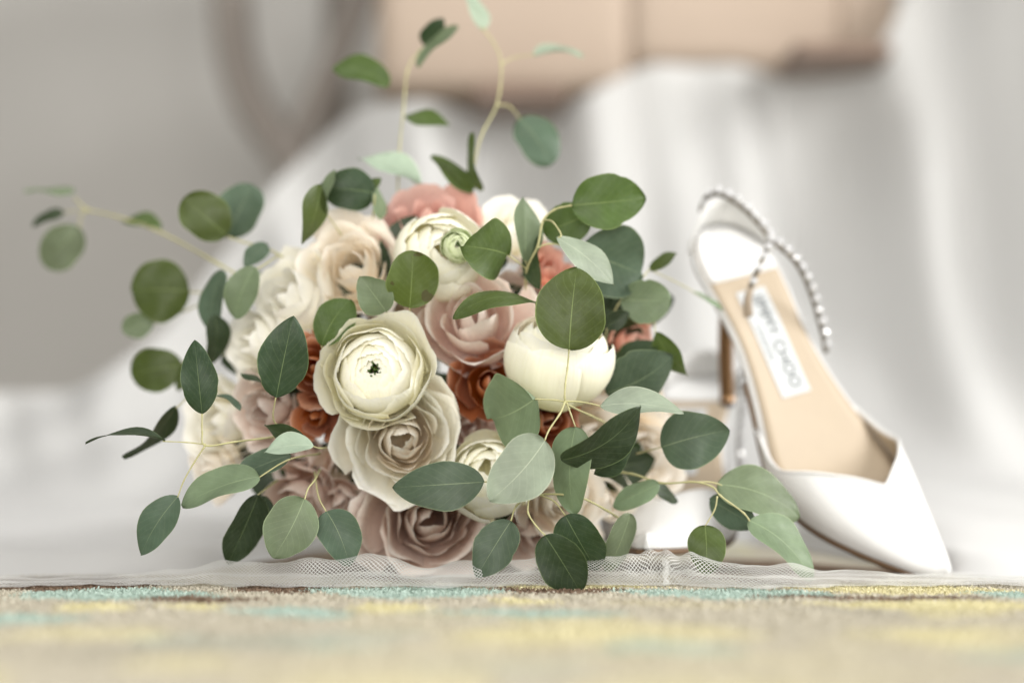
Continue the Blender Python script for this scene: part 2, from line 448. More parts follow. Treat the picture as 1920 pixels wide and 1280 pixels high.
def make_chair():
    Y = 1.42; q = lambda px, py: P(px, py, Y)
    root = empty('curved_chair', (q(560, 900).x, Y, 0)); og = root.location.copy()
    tag(root, 'grey brown chair with a curved leg, blurred left of the bench', 'chair')
    mb = MB(); mb.tube(catmull([q(440, -260), q(432, -60), q(440, 90), q(475, 200), q(545, 300), q(600, 420), q(620, 620), (q(620, 0).x, Y, 0.0)], 8), 0.023, 12); mb.build('leg', GREYW, root, og)
    mb = MB(); mb.tube(catmull([q(545, 300), q(590, 200), q(640, 90), q(690, -40), q(720, -200)], 8), 0.017, 12); mb.build('brace', GREYW, root, og)
    mb = MB(); rounded_slab(mb, q(400, 0).x, q(760, 0).x, Y - 0.03, Y + 0.35, q(0, -190).z, q(0, -290).z); mb.build('seat', GREYW, root, og)
    for dx in (0.02, 0.2):
        mb = MB(); mb.tube([(q(560, 0).x + dx, Y + 0.33, 0), (q(560, 0).x + dx, Y + 0.33, q(0, -240).z)], 0.016, 10); mb.build('leg', GREYW, root, og)
    return root
make_chair()

# ------------------------------------------------------------------ veil (tulle hem in front)
def tulle_mat():
    g = NT('tulle_net'); uv = g.n('ShaderNodeUVMap'); sep = g.n('ShaderNodeSeparateXYZ'); g.l(uv.outputs[0], sep.inputs[0])
    # uv in metres; diamond net of threads
    nz = g.noise(uv.outputs[0], 40, 1, 0.5)
    wob = g.math('MULTIPLY', g.math('SUBTRACT', nz.outputs[0], 0.5), 0.002)
    u = g.math('ADD', sep.outputs[0], wob); v = g.math('MULTIPLY', sep.outputs[1], 1.25)
    pitch = math.pi / 0.0023
    a = g.math('ABSOLUTE', g.math('SINE', g.math('MULTIPLY', g.math('ADD', u, v), pitch)))
    b = g.math('ABSOLUTE', g.math('SINE', g.math('MULTIPLY', g.math('SUBTRACT', u, v), pitch)))
    thread = g.math('LESS_THAN', g.math('MINIMUM', a, b), 0.33)
    fac = g.math('MULTIPLY', thread, 0.85)
    df = g.n('ShaderNodeBsdfPrincipled', Roughness=0.7); df.inputs['Base Color'].default_value = (0.80, 0.80, 0.78, 1); df.inputs['Specular IOR Level'].default_value = 0.25
    trl = g.n('ShaderNodeBsdfTranslucent'); trl.inputs[0].default_value = (0.80, 0.80, 0.78, 1)
    m1 = g.n('ShaderNodeMixShader', Fac=0.35); g.l(df.outputs[0], m1.inputs[1]); g.l(trl.outputs[0], m1.inputs[2])
    tp = g.n('ShaderNodeBsdfTransparent')
    m2 = g.n('ShaderNodeMixShader'); g.l(fac, m2.inputs[0]); g.l(tp.outputs[0], m2.inputs[1]); g.l(m1.outputs[0], m2.inputs[2])
    g.l(m2.outputs[0], g.out.inputs[0]); return g.m
TULLE = tulle_mat()

def veil_h(px):
    pts = [(-200, .006), (-20, .0045), (100, .003), (250, .005), (420, .0100), (560, .0115), (690, .0145), (780, .0095), (960, .0115), (1120, .0120), (1200, .0135), (1244, .0180), (1290, .0140), (1340, .0110), (1480, .0095), (1600, .0065), (1750, .0045), (1880, .003), (2050, .002)]
    for (a, ha), (b, hb) in zip(pts, pts[1:]):
        if a <= px <= b:
            return ha + (hb - ha) * sm(a, b, px)
    return .002

def make_veil():
    root = empty('bridal_veil', (0.0, 0.04, 0)); og = (0, 0.04, 0)
    tag(root, 'sheer white tulle veil folded along the front below the bouquet', 'veil')
    rng = random.Random(4)
    for layer in range(2):
        rows = []; uvs = []; nv = 50; nu = 640
        for i in range(nv):
            v = i / (nv - 1); r = []; ur = []
            for j in range(nu):
                px = -120 + (2060 + 120) * j / (nu - 1); x = (px - 960) * K
                h = veil_h(px) * (1.18 if layer == 0 else 0.5)
                y0 = 0.002 + 0.009 * math.sin(x * 27 + 0.6) + 0.004 * math.sin(x * 71 + 1) + 0.002 * math.sin(x * 173) + 0.005 * layer
                wr = 0.10 * math.sin(x * 140 + v * 9 + layer) + 0.05 * math.sin(x * 230 - v * 6 + 2 * layer)
                hh = h * (1 + wr)
                flap = 0.007 + 0.005 * math.sin(x * 43 + 2) + 0.003 * math.sin(x * 115)
                if v < 0.14:
                    q = v / 0.14; y = y0 - flap * (1 - q); z = 0.0026 + 0.0006 * math.sin(x * 210 + q * 3)
                elif v < 0.46:
                    q = (v - 0.14) / 0.32; y = y0 + 0.004 * q - 0.0022 * math.sin(q * math.pi) + 0.0009 * math.sin(x * 150 + q * 3) * math.sin(q * math.pi); z = 0.0026 + (hh - 0.002) * q
                elif v < 0.66:
                    q = (v - 0.46) / 0.20; y = y0 + 0.004 + 0.010 * q; z = 0.0006 + hh + 0.0018 * math.sin(q * math.pi)
                else:
                    q = (v - 0.66) / 0.34; y = y0 + 0.014 + 0.055 * q; z = 0.0006 + hh * (1 - sm(0, 1, q)) + 0.003 * q
                gx = (px - 1247) / 14.0; y -= 0.003 * math.exp(-gx * gx); z += (0.0012 * math.sin((px - 1247) * 0.16) * math.exp(-((px - 1247) / 70.0) ** 2)) * (v > 0.3)
                arc = (v / 0.14 * 0.010 if v < 0.14 else 0.010 + (v - 0.14) / 0.32 * 0.013 if v < 0.46 else 0.023 + (v - 0.46) / 0.20 * 0.011 if v < 0.66 else 0.034 + (v - 0.66) / 0.34 * 0.06)
                r.append((x, y, z)); ur.append((x + 0.002 * math.sin(x * 60 + v * 4) + layer * 0.3, arc))
            rows.append(r); uvs.append(ur)
        mb = MB(); mb.grid(rows, uvs); mb.build('tulle_layer', TULLE, root, og)
    # rolled gather
    mb = MB(); mb.tube(catmull([P(1250, 1096, -0.007), P(1247, 1080, -0.005), P(1250, 1062, -0.001), P(1243, 1047, 0.006)], 6), [0.0015 + 0.0006 * math.sin(i) for i in range(19)], 8)
    mb.build('gather', TULLE, root, og)
make_veil()

# ------------------------------------------------------------------ bouquet
BO = Vector((-0.05, 0.16, 0.0))
bouquet = empty('bridal_bouquet', BO)
tag(bouquet, 'bridal bouquet of ivory, blush and rust flowers with eucalyptus sprigs', 'bouquet')

def petal_grid(prof, az, hw, R, M, C, rng, spiral=0.06, tip=0.2, ripple=0.02, nv=13, nu=15, notch=0.0, uprof=False, tear=0.012):
    """surface-of-revolution patch: prof(v)->(r,z) in units of R, azimuth az +/- hw"""
    ph = rng.uniform(0, 6.28); ph2 = rng.uniform(0, 6.28); k = rng.choice([2, 3, 3, 4])
    rows = []; uvs = []
    for i in range(nv):
        v0 = i / (nv - 1); row = []; ur = []
        for j in range(nu):
            u = -1 + 2 * j / (nu - 1)
            v = v0 * (1 - tip * abs(u) ** 2.6 - notch * math.exp(-(u * 5) ** 2))
            v *= 1 - tear * (math.sin(13 * u + ph) + math.sin(23 * u + ph2) + 0.7 * math.sin(41 * u + 2 * ph)) * 0.5
            r, z = prof(v, u) if uprof else prof(v)
            q = v0 * v0
            r = r * (1 + spiral * u) + q * ripple * (math.sin(k * u * 1.6 + ph) + 0.5 * math.sin(7 * u + ph2))
            z = z + q * ripple * 0.9 * math.sin(k * 1.3 * u + ph2)
            # pointed fold at petal middle / edges turning
            a = az + hw * u
            row.append(C + M @ (Vector((r * math.cos(a), r * math.sin(a), z)) * R)); ur.append(((u + 1) / 2, v0))
        rows.append(row); uvs.append(ur)
    return rows, uvs

def bez(p0, p1, p2, p3, t):
    s = 1 - t
    return tuple(s ** 3 * a + 3 * s * s * t * b + 3 * s * t * t * c + t ** 3 * d for a, b, c, d in zip(p0, p1, p2, p3))

def rose_profile(a, openness, curl):
    rr = 0.03 + 0.90 * a ** 1.05
    rz = 0.34 - (0.20 + 0.30 * openness) * a ** 1.8
    close = max(0.0, 1 - a / 0.35)                          # innermost petals close into a bud
    p0 = (0.04, -0.80); p1 = (0.24 + 0.66 * rr, -0.68)
    p2 = (rr * (0.98 - 0.22 * a * openness) + 0.03 + 0.16 * close, rz - 0.30 + 0.12 * a * openness); p3 = (rr + 0.01, rz)
    def f(v, u=0.0):
        r, z = bez(p0, p1, p2, p3, min(v, 1.0))
        t = max(0.0, (v - 0.74) / 0.26); side = 0.35 + 0.85 * abs(u) ** 1.2
        r += curl * (0.015 + 0.13 * a) * t ** 1.8 * side; z -= curl * (0.008 + 0.10 * a) * t ** 2.6 * side
        z += 0.028 * (0.3 + a) * t * math.exp(-(u / 0.22) ** 2)      # little point at the middle of the lip
        return r, z
    return f

def make_rose(px, py, R, Y, face, pal, seed, openness=0.6, n_in=8, n_out=11, curl=0.8, label=None, heart=None):
    rng = random.Random(seed); C = P(px, py, Y); R = R * K * (D + Y) / D
    M = frame_from(face, rng.uniform(0, 6.28)); n = n_in + n_out
    mb = MB(); az = rng.uniform(0, 6.28); outs = []
    for i in range(n):
        a = i / (n - 1); az += 2.3999632 + rng.uniform(-0.35, 0.35)
        hw = 1.35 - 0.50 * a + rng.uniform(-0.10, 0.10)
        prof = rose_profile(min(1, max(0, a + rng.uniform(-0.03, 0.03))), openness * rng.uniform(0.85, 1.15), curl * (0.3 if i < n_in else rng.uniform(0.4, 1.4)))
        jit = 0.02 + 0.11 * a
        Mp = M @ Matrix.Rotation(rng.uniform(-jit, jit), 3, Vector((math.cos(az), math.sin(az), 0))) @ Matrix.Rotation(rng.uniform(-jit, jit) * 0.8, 3, Vector((-math.sin(az), math.cos(az), 0)))
        rows, uvs = petal_grid(prof, az, hw, R * rng.uniform(0.95, 1.06), Mp, C, rng, spiral=0.09, tip=0.30 + 0.08 * rng.random(), ripple=0.008 + 0.036 * a, notch=rng.choice([0, 0, 0.03]) if i >= n_in else 0, nv=16, nu=19, uprof=True, tear=0.012 + 0.02 * a)
        if i < n_in: mb.grid(rows, uvs)
        else: outs.append((rows, uvs))
    fl = mb.build('rose', PM[heart or pal], bouquet, BO)
    if label: fl['label'] = label
    for rows, uvs in outs:
        m2 = MB(); m2.grid(rows, uvs); m2.build('petal', PM[pal], fl, BO)
    return fl

def make_ranunculus(px, py, R, Y, face, pal, seed, rim=(9, 74), n_in=12, n_out=15, ruffle=1.0, eye=True, label=None, bud=False, torn=1.0, tip=0.15):
    rng = random.Random(seed); C = P(px, py, Y); R = R * K * (D + Y) / D
    M = frame_from(face, rng.uniform(0, 6.28)); n = n_in + n_out
    mb = MB(); az = 0; outs = []
    for i in range(n):
        a = i / (n - 1); az += 2.3999632 + rng.uniform(-0.25, 0.25)
        rho = 0.40 + 0.56 * a ** 0.9
        th1 = math.radians(rim[0] + (rim[1] - rim[0]) * a ** 1.15 + rng.uniform(-2, 2)); th0 = math.radians(160)
        fl = ruffle * (0.0 if a < 0.45 else (a - 0.45) * 0.42) * rng.uniform(0.5, 1.2)
        zc = -0.12 - 0.04 * a
        def prof(v, rho=rho, th0=th0, th1=th1, fl=fl, zc=zc):
            th = th0 + (th1 - th0) * v
            r = rho * math.sin(th); z = zc + rho * 0.92 * math.cos(th)
            t = max(0, (v - 0.62) / 0.38)
            return r + fl * 0.75 * t ** 1.8, z + fl * 0.10 * t ** 2
        hw = 1.25 - 0.42 * a + rng.uniform(-0.1, 0.1)
        rows, uvs = petal_grid(prof, az, hw, R, M, C, rng, spiral=0.035, tip=tip, ripple=0.006 + 0.034 * ruffle * a * a, notch=rng.choice([0, 0.02, 0.04]), nv=15, nu=21, tear=(0.010 + 0.016 * a) * torn)
        if i < n_in: mb.grid(rows, uvs)
        else: outs.append((rows, uvs))
    f = mb.build('ranunculus', BUDG if bud else PM[pal], bouquet, BO)
    if label: f['label'] = label
    for rows, uvs in outs:
        m2 = MB(); m2.grid(rows, uvs); m2.build('petal', PM[pal], f, BO)
    if eye:
        m2 = MB()
        for k in range(9):
            an = k * 2.4; rr = 0.018 * math.sqrt(k) * R * 2
            p = C + M @ Vector((rr * math.cos(an), rr * math.sin(an), 0.10 * R))
            tip = C + M @ Vector((rr * 1.4 * math.cos(an), rr * 1.4 * math.sin(an), (0.30 + 0.03 * math.sin(k * 5)) * R))
            m2.tube([p, (p + tip) / 2, tip], [0.03 * R, 0.028 * R, 0.016 * R], 6)
        m2.build('eye', EYE, f, BO)
    return f

F = lambda x, up, front: (x, -front, up)
# --- hero flowers
make_ranunculus(706, 697, 106, 0.040, F(-0.08, 0.16, 1), 'ivory', 5, rim=(7, 74), ruffle=1.25, n_in=16, n_out=20, label='ivory ranunculus with a green eye, front and centre of the bouquet')
make_rose(754, 824, 142, 0.050, F(0.08, -0.02, 1), 'white', 24, openness=0.72, n_in=14, n_out=14, curl=0.6, heart='cream', label='white garden rose directly below the green-eyed ranunculus')
make_rose(886, 592, 142, 0.075, F(-0.05, 0.38, 1), 'blush', 33, openness=0.45, n_in=5, n_out=8, heart='blush', label='blush rose with dusky pink heart right of the green-eyed ranunculus')
make_ranunculus(1050, 655, 112, 0.060, F(0.15, 0.95, 0.45), 'ivory', 8, rim=(5, 66), ruffle=0.12, eye=False, n_in=12, n_out=18, torn=0.3, tip=0.10, label='closed round ivory ranunculus behind a dark leaf')
make_rose(805, 975, 148, 0.076, F(0.10, 0.10, 1), 'mauve', 44, openness=0.8, n_in=10, n_out=10, curl=1.0, label='mauve beige rose lying lowest at the bouquet front')
make_ranunculus(915, 888, 92, 0.055, F(-0.15, 0.38, 0.9), 'ivory', 13, rim=(10, 70), ruffle=0.5, eye=False, n_in=9, n_out=11, label='small ivory ranunculus beside the mauve rose')
make_ranunculus(832, 476, 96, 0.080, F(0.22, 0.25, 1), 'ivory', 17, rim=(16, 56), ruffle=0.1, eye=False, n_in=6, n_out=10, label='ivory ranunculus with pale green centre near the top of the bouquet')
make_ranunculus(858, 460, 36, 0.054, F(0.1, 0.2, 1), 'ivory', 19, rim=(12, 80), ruffle=0.0, n_in=20, n_out=0, bud=True, label='pale green ranunculus centre')
make_rose(662, 500, 122, 0.105, F(-0.15, 0.30, 1), 'cream', 55, openness=0.7, label='cream rose at the upper left of the bouquet')
make_rose(540, 560, 112, 0.112, F(-0.65, 0.30, 0.8), 'white', 61, openness=0.5, n_out=8, label='white rose turned left on the bouquet side')
make_rose(478, 650, 104, 0.118, F(-0.8, 0.0, 0.7), 'white', 62, openness=0.5, n_out=7)
make_rose(806, 412, 112, 0.128, F(0.0, 0.6, 0.6), 'pink', 71, openness=0.3, n_in=5, n_out=7, label='dusty pink rose peeping over the top of the bouquet')
make_rose(922, 718, 100, 0.074, F(0.05, 0.15, 1), 'rust', 77, openness=0.6, n_in=6, n_out=7, label='rust coloured rose between the ivory ranunculus')
make_rose(1032, 788, 82, 0.078, F(0.25, 0.0, 1), 'rust', 78, openness=0.6, n_in=5, n_out=6)
make_rose(590, 686, 88, 0.074, F(-0.2, 0.15, 1), 'rust', 79, openness=0.75, n_in=5, n_out=7, curl=1.8)
make_rose(590, 784, 60, 0.080, F(-0.2, -0.2, 1), 'rust', 80, openness=0.5, n_in=4, n_out=4)
make_rose(1190, 640, 62, 0.125, F(0.7, 0.2, 0.7), 'coral', 83, openness=0.7, n_in=4, n_out=6, curl=1.6, label='coral flower at the right edge of the bouquet')
make_rose(1030, 500, 62, 0.125, F(0.3, 0.5, 0.8), 'coral', 84, openness=0.5, n_in=4, n_out=5)
make_rose(415, 790, 108, 0.135, F(-0.6, 0.05, 0.85), 'white', 91, openness=0.6, n_out=8)
make_rose(395, 880, 78, 0.14, F(-0.7, -0.2, 0.7), 'cream', 101, openness=0.5, n_in=4, n_out=5)
make_rose(492, 770, 86, 0.105, F(-0.5, -0.1, 0.9), 'mauve', 92, openness=0.6, n_in=5, n_out=7)
make_rose(555, 945, 95, 0.110, F(-0.3, -0.35, 0.9), 'mauve', 93, openness=0.6, n_in=5, n_out=7)
make_rose(1055, 938, 100, 0.092, F(0.3, -0.2, 0.9), 'cream', 94, openness=0.7, n_out=8)
make_rose(1205, 850, 112, 0.140, F(0.5, 0.0, 0.85), 'cream', 95, openness=0.7, n_in=5, n_out=8)
make_rose(1225, 760, 60, 0.165, F(0.8, 0.2, 0.6), 'cream', 96, openness=0.6, n_in=4, n_out=5)
make_rose(965, 425, 88, 0.130, F(0.2, 0.6, 0.7), 'white', 97, openness=0.6, n_in=5, n_out=6)
make_rose(1000, 1010, 70, 0.105, F(0.2, -0.4, 0.9), 'mauve', 98, openness=0.5, n_in=4, n_out=5)
make_rose(640, 945, 62, 0.105, F(0.0, -0.4, 0.9), 'mauve', 99, openness=0.5, n_in=4, n_out=4)
make_rose(1135, 938, 88, 0.115, F(0.4, -0.3, 0.9), 'cream', 100, openness=0.5, n_in=4, n_out=4)

for q, (px, py, R, Y, fc, pal) in enumerate([(735, 600, 84, .125, F(0, .2, 1), 'cream'), (975, 560, 72, .128, F(.2, .3, 1), 'blush'), (560, 860, 80, .120, F(-.3, -.1, 1), 'blush'), (1115, 825, 92, .122, F(.4, 0, 1), 'cream'),
                                             (880, 800, 74, .118, F(.1, 0, 1), 'blush'), (640, 880, 72, .120, F(-.1, -.2, 1), 'cream'), (1120, 720, 84, .135, F(.5, .1, .9), 'cream'), (600, 620, 80, .130, F(-.3, .1, 1), 'cream')]):
    make_rose(px, py, R, Y, fc, pal, 200 + q, openness=0.6, n_in=6, n_out=4)

# --- flower stems gathered into a wrapped handle behind
def make_handle():
    tie = Vector((-0.04, 0.255, 0.085)); mb = MB(); rng = random.Random(9)
    for k in range(26):
        px = rng.uniform(470, 1180); py = rng.uniform(470, 960); a = P(px, py, 0.155)
        t = tie + Vector((rng.uniform(-.016, .016), 0, rng.uniform(-.016, .016)))
        e = Vector((-0.035, 0.40, 0.035)) + Vector((rng.uniform(-.022, .022), rng.uniform(-.01, .02), rng.uniform(-.02, .02)))
        mb.tube(catmull([a, a.lerp(t, .6) + Vector((0, .02, 0)), t, e], 5), 0.0028, 6)
    mb.build('stem_bundle', simple('green_stems', (0.10, 0.14, 0.05), 0.6, var=0.3, scale=30), bouquet, BO)
    mb = MB(); pts = [tie.lerp(Vector((-0.035, 0.36, 0.048)), t / 8) for t in range(9)]
    mb.tube(pts, [0.026 + 0.0015 * (i % 2) for i in range(9)], 20); mb.build('ribbon_wrap', cloth_mat('ivory_ribbon', (0.75, 0.71, 0.62)), bouquet, BO)
make_handle()

# --- eucalyptus
def leaf_mesh(mb, B, T, perc, roll_sign, seed, shape='e', true_ratio=0.64, bend=0.06, fold=0.10, twist=0.0):
    rng = random.Random(seed); axis = T - B; L = axis.length; a = axis.normalized()
    c = (cam.location - (B + T) / 2).normalized()
    n0 = c - a * c.dot(a); n0.normalize()
    W = max(perc, true_ratio * L); rho = math.acos(max(0.06, min(1, perc / W)))
    cand = []
    for sgn in (1, -1):
        q = Matrix.Rotation(rho * sgn, 3, a); cand.append(q @ n0)
    n = max(cand, key=lambda q: q.z * roll_sign)
    s = a.cross(n).normalized()
    nv, nu = 21, 13
    twist += rng.uniform(-0.28, 0.28); fold *= rng.choice([1.6, 1.0, 0.4, -0.8, 2.2]); eh = rng.uniform(0, 6.28); nick = rng.uniform(0.15, 0.85)
    pa, pb = {'e': (0.62, 0.80), 'r': (0.55, 0.52), 'l': (0.75, 1.0), 'o': (0.50, 0.70)}[shape]
    vm = pa / (pa + pb); mx = vm ** pa * (1 - vm) ** pb
    wv = rng.uniform(0, 6.28); bd = bend * rng.uniform(0.5, 1.5) * L; asym = rng.uniform(-0.07, 0.07); sk = rng.uniform(-0.05, 0.05)
    rows = []; uvs = []
    for i in range(nv):
        t = i / (nv - 1); v = 0.5 - 0.5 * math.cos(math.pi * t) if True else t
        hw = 0.5 * W * (max(v, 0) ** pa * max(1 - v, 0) ** pb) / mx * (1 + 0.035 * math.sin(5 * v + eh) + 0.012 * math.sin(17 * v + eh))
        cen = B + axis * v + n * (bd * (4 * v * (1 - v)) - 0.5 * bd * v) + s * (sk * L * 4 * v * (1 - v))
        tw = twist * (v - 0.3); row = []; ur = []
        st = s * math.cos(tw) + n * math.sin(tw); nt = n * math.cos(tw) - s * math.sin(tw)
        for j in range(nu):
            u = -1 + 2 * j / (nu - 1); uu = u * (1 + asym * (1 if u > 0 else -1) + 0.03 * math.sin(9 * v + eh * 2) * u - 0.07 * math.exp(-((v - nick) / 0.03) ** 2) * (abs(u) > 0.9) * (eh > 3.6))
            off = fold * abs(u) ** 1.4 * hw + 0.055 * W * math.sin(7 * v + wv + 2 * u) * abs(u)
            row.append(cen + st * (uu * hw) + nt * off); ur.append(((u + 1) / 2, v))
        rows.append(row); uvs.append(ur)
    mb.grid(rows, uvs)

YO = 0.052
def sprig(stems, leaves, label=None):
    """stems: list of (radius_mm, [(px,py,Ycm)...]); leaves: (bx,by,tx,ty,width,mat,Ycm[,opts])"""
    mb = MB()
    for rad, pts in stems:
        path = catmull([P(x, y, YO + yy / 100) for x, y, yy in pts], 7)
        n = len(path); mb.tube(path, [rad * 0.00070 * (1.0 - 0.35 * i / n) * (1 + 0.14 * math.sin(i * 1.7) + (0.35 if i % 7 == 0 else 0)) for i in range(n)], 7)
    st = mb.build('eucalyptus_sprig', STEM, bouquet, BO)
    if label: st['label'] = label
    for lf in leaves:
        bx, by, tx, ty, wd, m, Yc = lf[:7]; o = lf[7] if len(lf) > 7 else {}
        Yb = YO + Yc / 100; Yt = Yb + o.get('dy', random.Random(bx * 7 + ty).uniform(-1.0, 1.0)) / 100
        mb = MB(); leaf_mesh(mb, P(bx, by, Yb), P(tx, ty, Yt), wd * K * (D + Yb) / D, o.get('up', 1), int(bx * 13 + by), o.get('sh', 'e'), o.get('tr', 0.64), o.get('bend', 0.08), o.get('fold', 0.10), o.get('tw', 0.0))
        mb.build('leaf', LM[m], st, BO)

# upper right cluster
sprig([(1.1, [(985, 560, 5), (988, 505, 2), (1008, 462, 1), (1018, 415, 1), (1040, 393, 1), (1072, 385, 1)]),
       (0.8, [(1020, 412, 1), (1036, 416, 0), (1052, 440, -1), (1044, 447, -1)]),
       (0.8, [(1006, 465, 1), (1030, 457, 1), (1060, 462, 2), (1088, 470, 2)]),
       (0.8, [(988, 505, 2), (972, 492, 1), (952, 478, 0)]), (0.7, [(990, 500, 2), (985, 490, 1)])],
      [(1072, 385, 1213, 372, 102, 'g', 1, {'sh': 'o', 'dy': 1}), (1108, 398, 1018, 436, 78, 'g', 3, {'sh': 'r'}), (1086, 470, 1205, 515, 138, 'b', 2.4, {'sh': 'r', 'dy': 2}),
       (1043, 445, 1153, 532, 50, 'p', -1.2, {'sh': 'e', 'tr': .6}), (952, 478, 870, 462, 112, 'g', 0, {'sh': 'o', 'dy': -3, 'up': -1}),
       (985, 492, 984, 369, 50, 's', 1.5, {'sh': 'o'}), (1002, 440, 1006, 542, 40, 'd', 2.5, {'up': -1})],
      'eucalyptus sprig rising at the upper right of the bouquet')
# dark leaf in front of the closed ranunculus and the fork below
sprig([(1.0, [(1150, 800, 4), (1110, 780, 0), (1075, 764, -3), (1060, 752, -4), (1060, 720, -4), (1064, 690, -3.5), (1067, 655, -3.5)]),
       (0.9, [(1060, 752, -4), (1050, 775, -5), (1030, 805, -5.5), (1021, 826, -6)]),
       (0.8, [(1060, 752, -4), (1085, 753, -4), (1110, 757, -4.2), (1135, 764, -4.4)]),
       (0.8, [(1060, 753, -4), (1040, 750, -4), (1003, 748, -4)]),
       (0.8, [(1062, 754, -4), (1070, 775, -4), (1079, 800, -4.2)])],
      [(1067, 656, 1082, 500, 138, 'g', -3.5, {'sh': 'o', 'up': -1, 'dy': .5}), (1125, 761, 1282, 771, 50, 'p', -4.3, {'sh': 'e', 'tr': .5}),
       (1004, 747, 916, 786, 150, 's', -4, {'sh': 'o', 'dy': 3.5, 'up': -1}), (1022, 825, 918, 938, 112, 'p', -6, {'sh': 'o', 'dy': -1, 'tr': .7}),
       (1079, 800, 1070, 964, 78, 's', -4.2, {'sh': 'o'}), (1052, 862, 1206, 768, 76, 'd', -5.6, {'sh': 'e', 'up': -1}), (1113, 888, 1190, 826, 44, 'd', -3, {'up': -1})],
      'forked eucalyptus sprig in front of the bouquet, right of centre')
# lower front
sprig([(1.0, [(1180, 985, 2), (1140, 958, -1), (1090, 933, -3), (1040, 926, -4), (995, 930, -5), (968, 948, -5), (958, 976, -5)]),
       (0.8, [(992, 932, -5), (990, 960, -6), (1005, 985, -6.5), (1022, 1003, -6.6)]), (0.8, [(1012, 927, -4.6), (1040, 940, -4.4), (1060, 966, -4.2)]),
       (0.8, [(935, 905, -4), (922, 903, -5), (908, 903, -5.6)])],
      [(958, 976, 892, 1082, 78, 'b', -4.6, {'sh': 'o'}), (1022, 1003, 1088, 1113, 90, 'd', -6.6, {'sh': 'o', 'up': -1, 'tr': .72}), (1060, 966, 1118, 1072, 92, 'd', -4.2, {'sh': 'o', 'up': -1, 'tr': .76}),
       (1182, 962, 1138, 1072, 52, 's', -1.2, {'up': -1}), (908, 903, 734, 911, 92, 'b', -5.7, {'sh': 'e', 'tr': .54})],
      'eucalyptus sprig hanging at the bottom front of the bouquet')
# right sprig towards the shoe
sprig([(1.0, [(1120, 880, 3), (1185, 888, 1), (1240, 905, 0), (1300, 903, -1), (1335, 912, -1.5), (1352, 930, -2), (1395, 962, -2), (1410, 985, -2)]),
       (0.7, [(1300, 903, -1), (1340, 905, -0.5), (1385, 925, 0), (1420, 945, 0)]), (0.7, [(1345, 930, -2), (1340, 955, -2.2), (1322, 986, -2.4)]), (0.7, [(1195, 850, 3), (1240, 838, 1)])],
      [(1345, 908, 1503, 965, 84, 's', -.3, {'sh': 'o'}), (1405, 975, 1527, 1084, 66, 's', -2, {'sh': 'e'}), (1322, 984, 1325, 1078, 74, 'g', -2.4, {'sh': 'o', 'up': -1, 'tr': .7}), (1330, 935, 1422, 992, 62, 'b', .6, {'up': -1}),
       (1236, 907, 1148, 948, 46, 's', -.4), (1225, 912, 1272, 940, 26, 'd', 2), (1240, 838, 1368, 806, 110, 'b', -.2, {'sh': 'o', 'up': -1, 'tr': .8})],
      'eucalyptus sprig reaching right in front of the shoes')
# right side, behind
sprig([(0.9, [(1090, 640, 6), (1140, 600, 5), (1165, 562, 4), (1200, 525, 5), (1218, 505, 6)]), (0.8, [(1140, 600, 5), (1130, 680, 5), (1136, 735, 2)]), (0.7, [(1200, 525, 5), (1224, 560, 6), (1228, 625, 4)]), (0.6, [(1218, 505, 6), (1280, 535, 8), (1320, 560, 9)])],
      [(1163, 560, 1258, 562, 82, 's', 4, {'sh': 'r', 'tr': .85}), (1218, 507, 1269, 474, 26, 'g', 6), (1136, 736, 1264, 668, 100, 'b', 2, {'sh': 'o', 'up': -1, 'tr': .78}),
       (1230, 622, 1287, 706, 46, 'g', 4, {'up': -1}), (1135, 612, 1180, 585, 34, 'd', 3), (1300, 548, 1356, 582, 11, 's', 9), (1150, 720, 1235, 640, 60, 'd', 5)],
      'eucalyptus at the right side of the bouquet beside the coral flower')
# curled leaf and small leaves among the blooms
sprig([(0.8, [(1010, 610, 3), (1008, 585, -1), (1004, 568, -2.5)]), (0.8, [(775, 640, 2), (772, 600, 0), (768, 577, -1)]), (0.8, [(745, 625, 3), (732, 600, 0), (724, 582, -1)]), (0.7, [(640, 680, 3), (610, 660, 0), (602, 648, -.5)])],
      [(1006, 568, 848, 584, 22, 'g', -2.6, {'tw': .9, 'bend': .12, 'tr': .5}), (768, 577, 775, 470, 100, 'x', -1, {'sh': 'r', 'up': -1, 'tr': .95}), (603, 648, 656, 560, 72, 'g', -.5, {'sh': 'r', 'tr': .72}), (724, 584, 676, 519, 68, 's', -1, {'sh': 'o', 'tr': .8})],
      'short eucalyptus sprig among the ivory flowers')
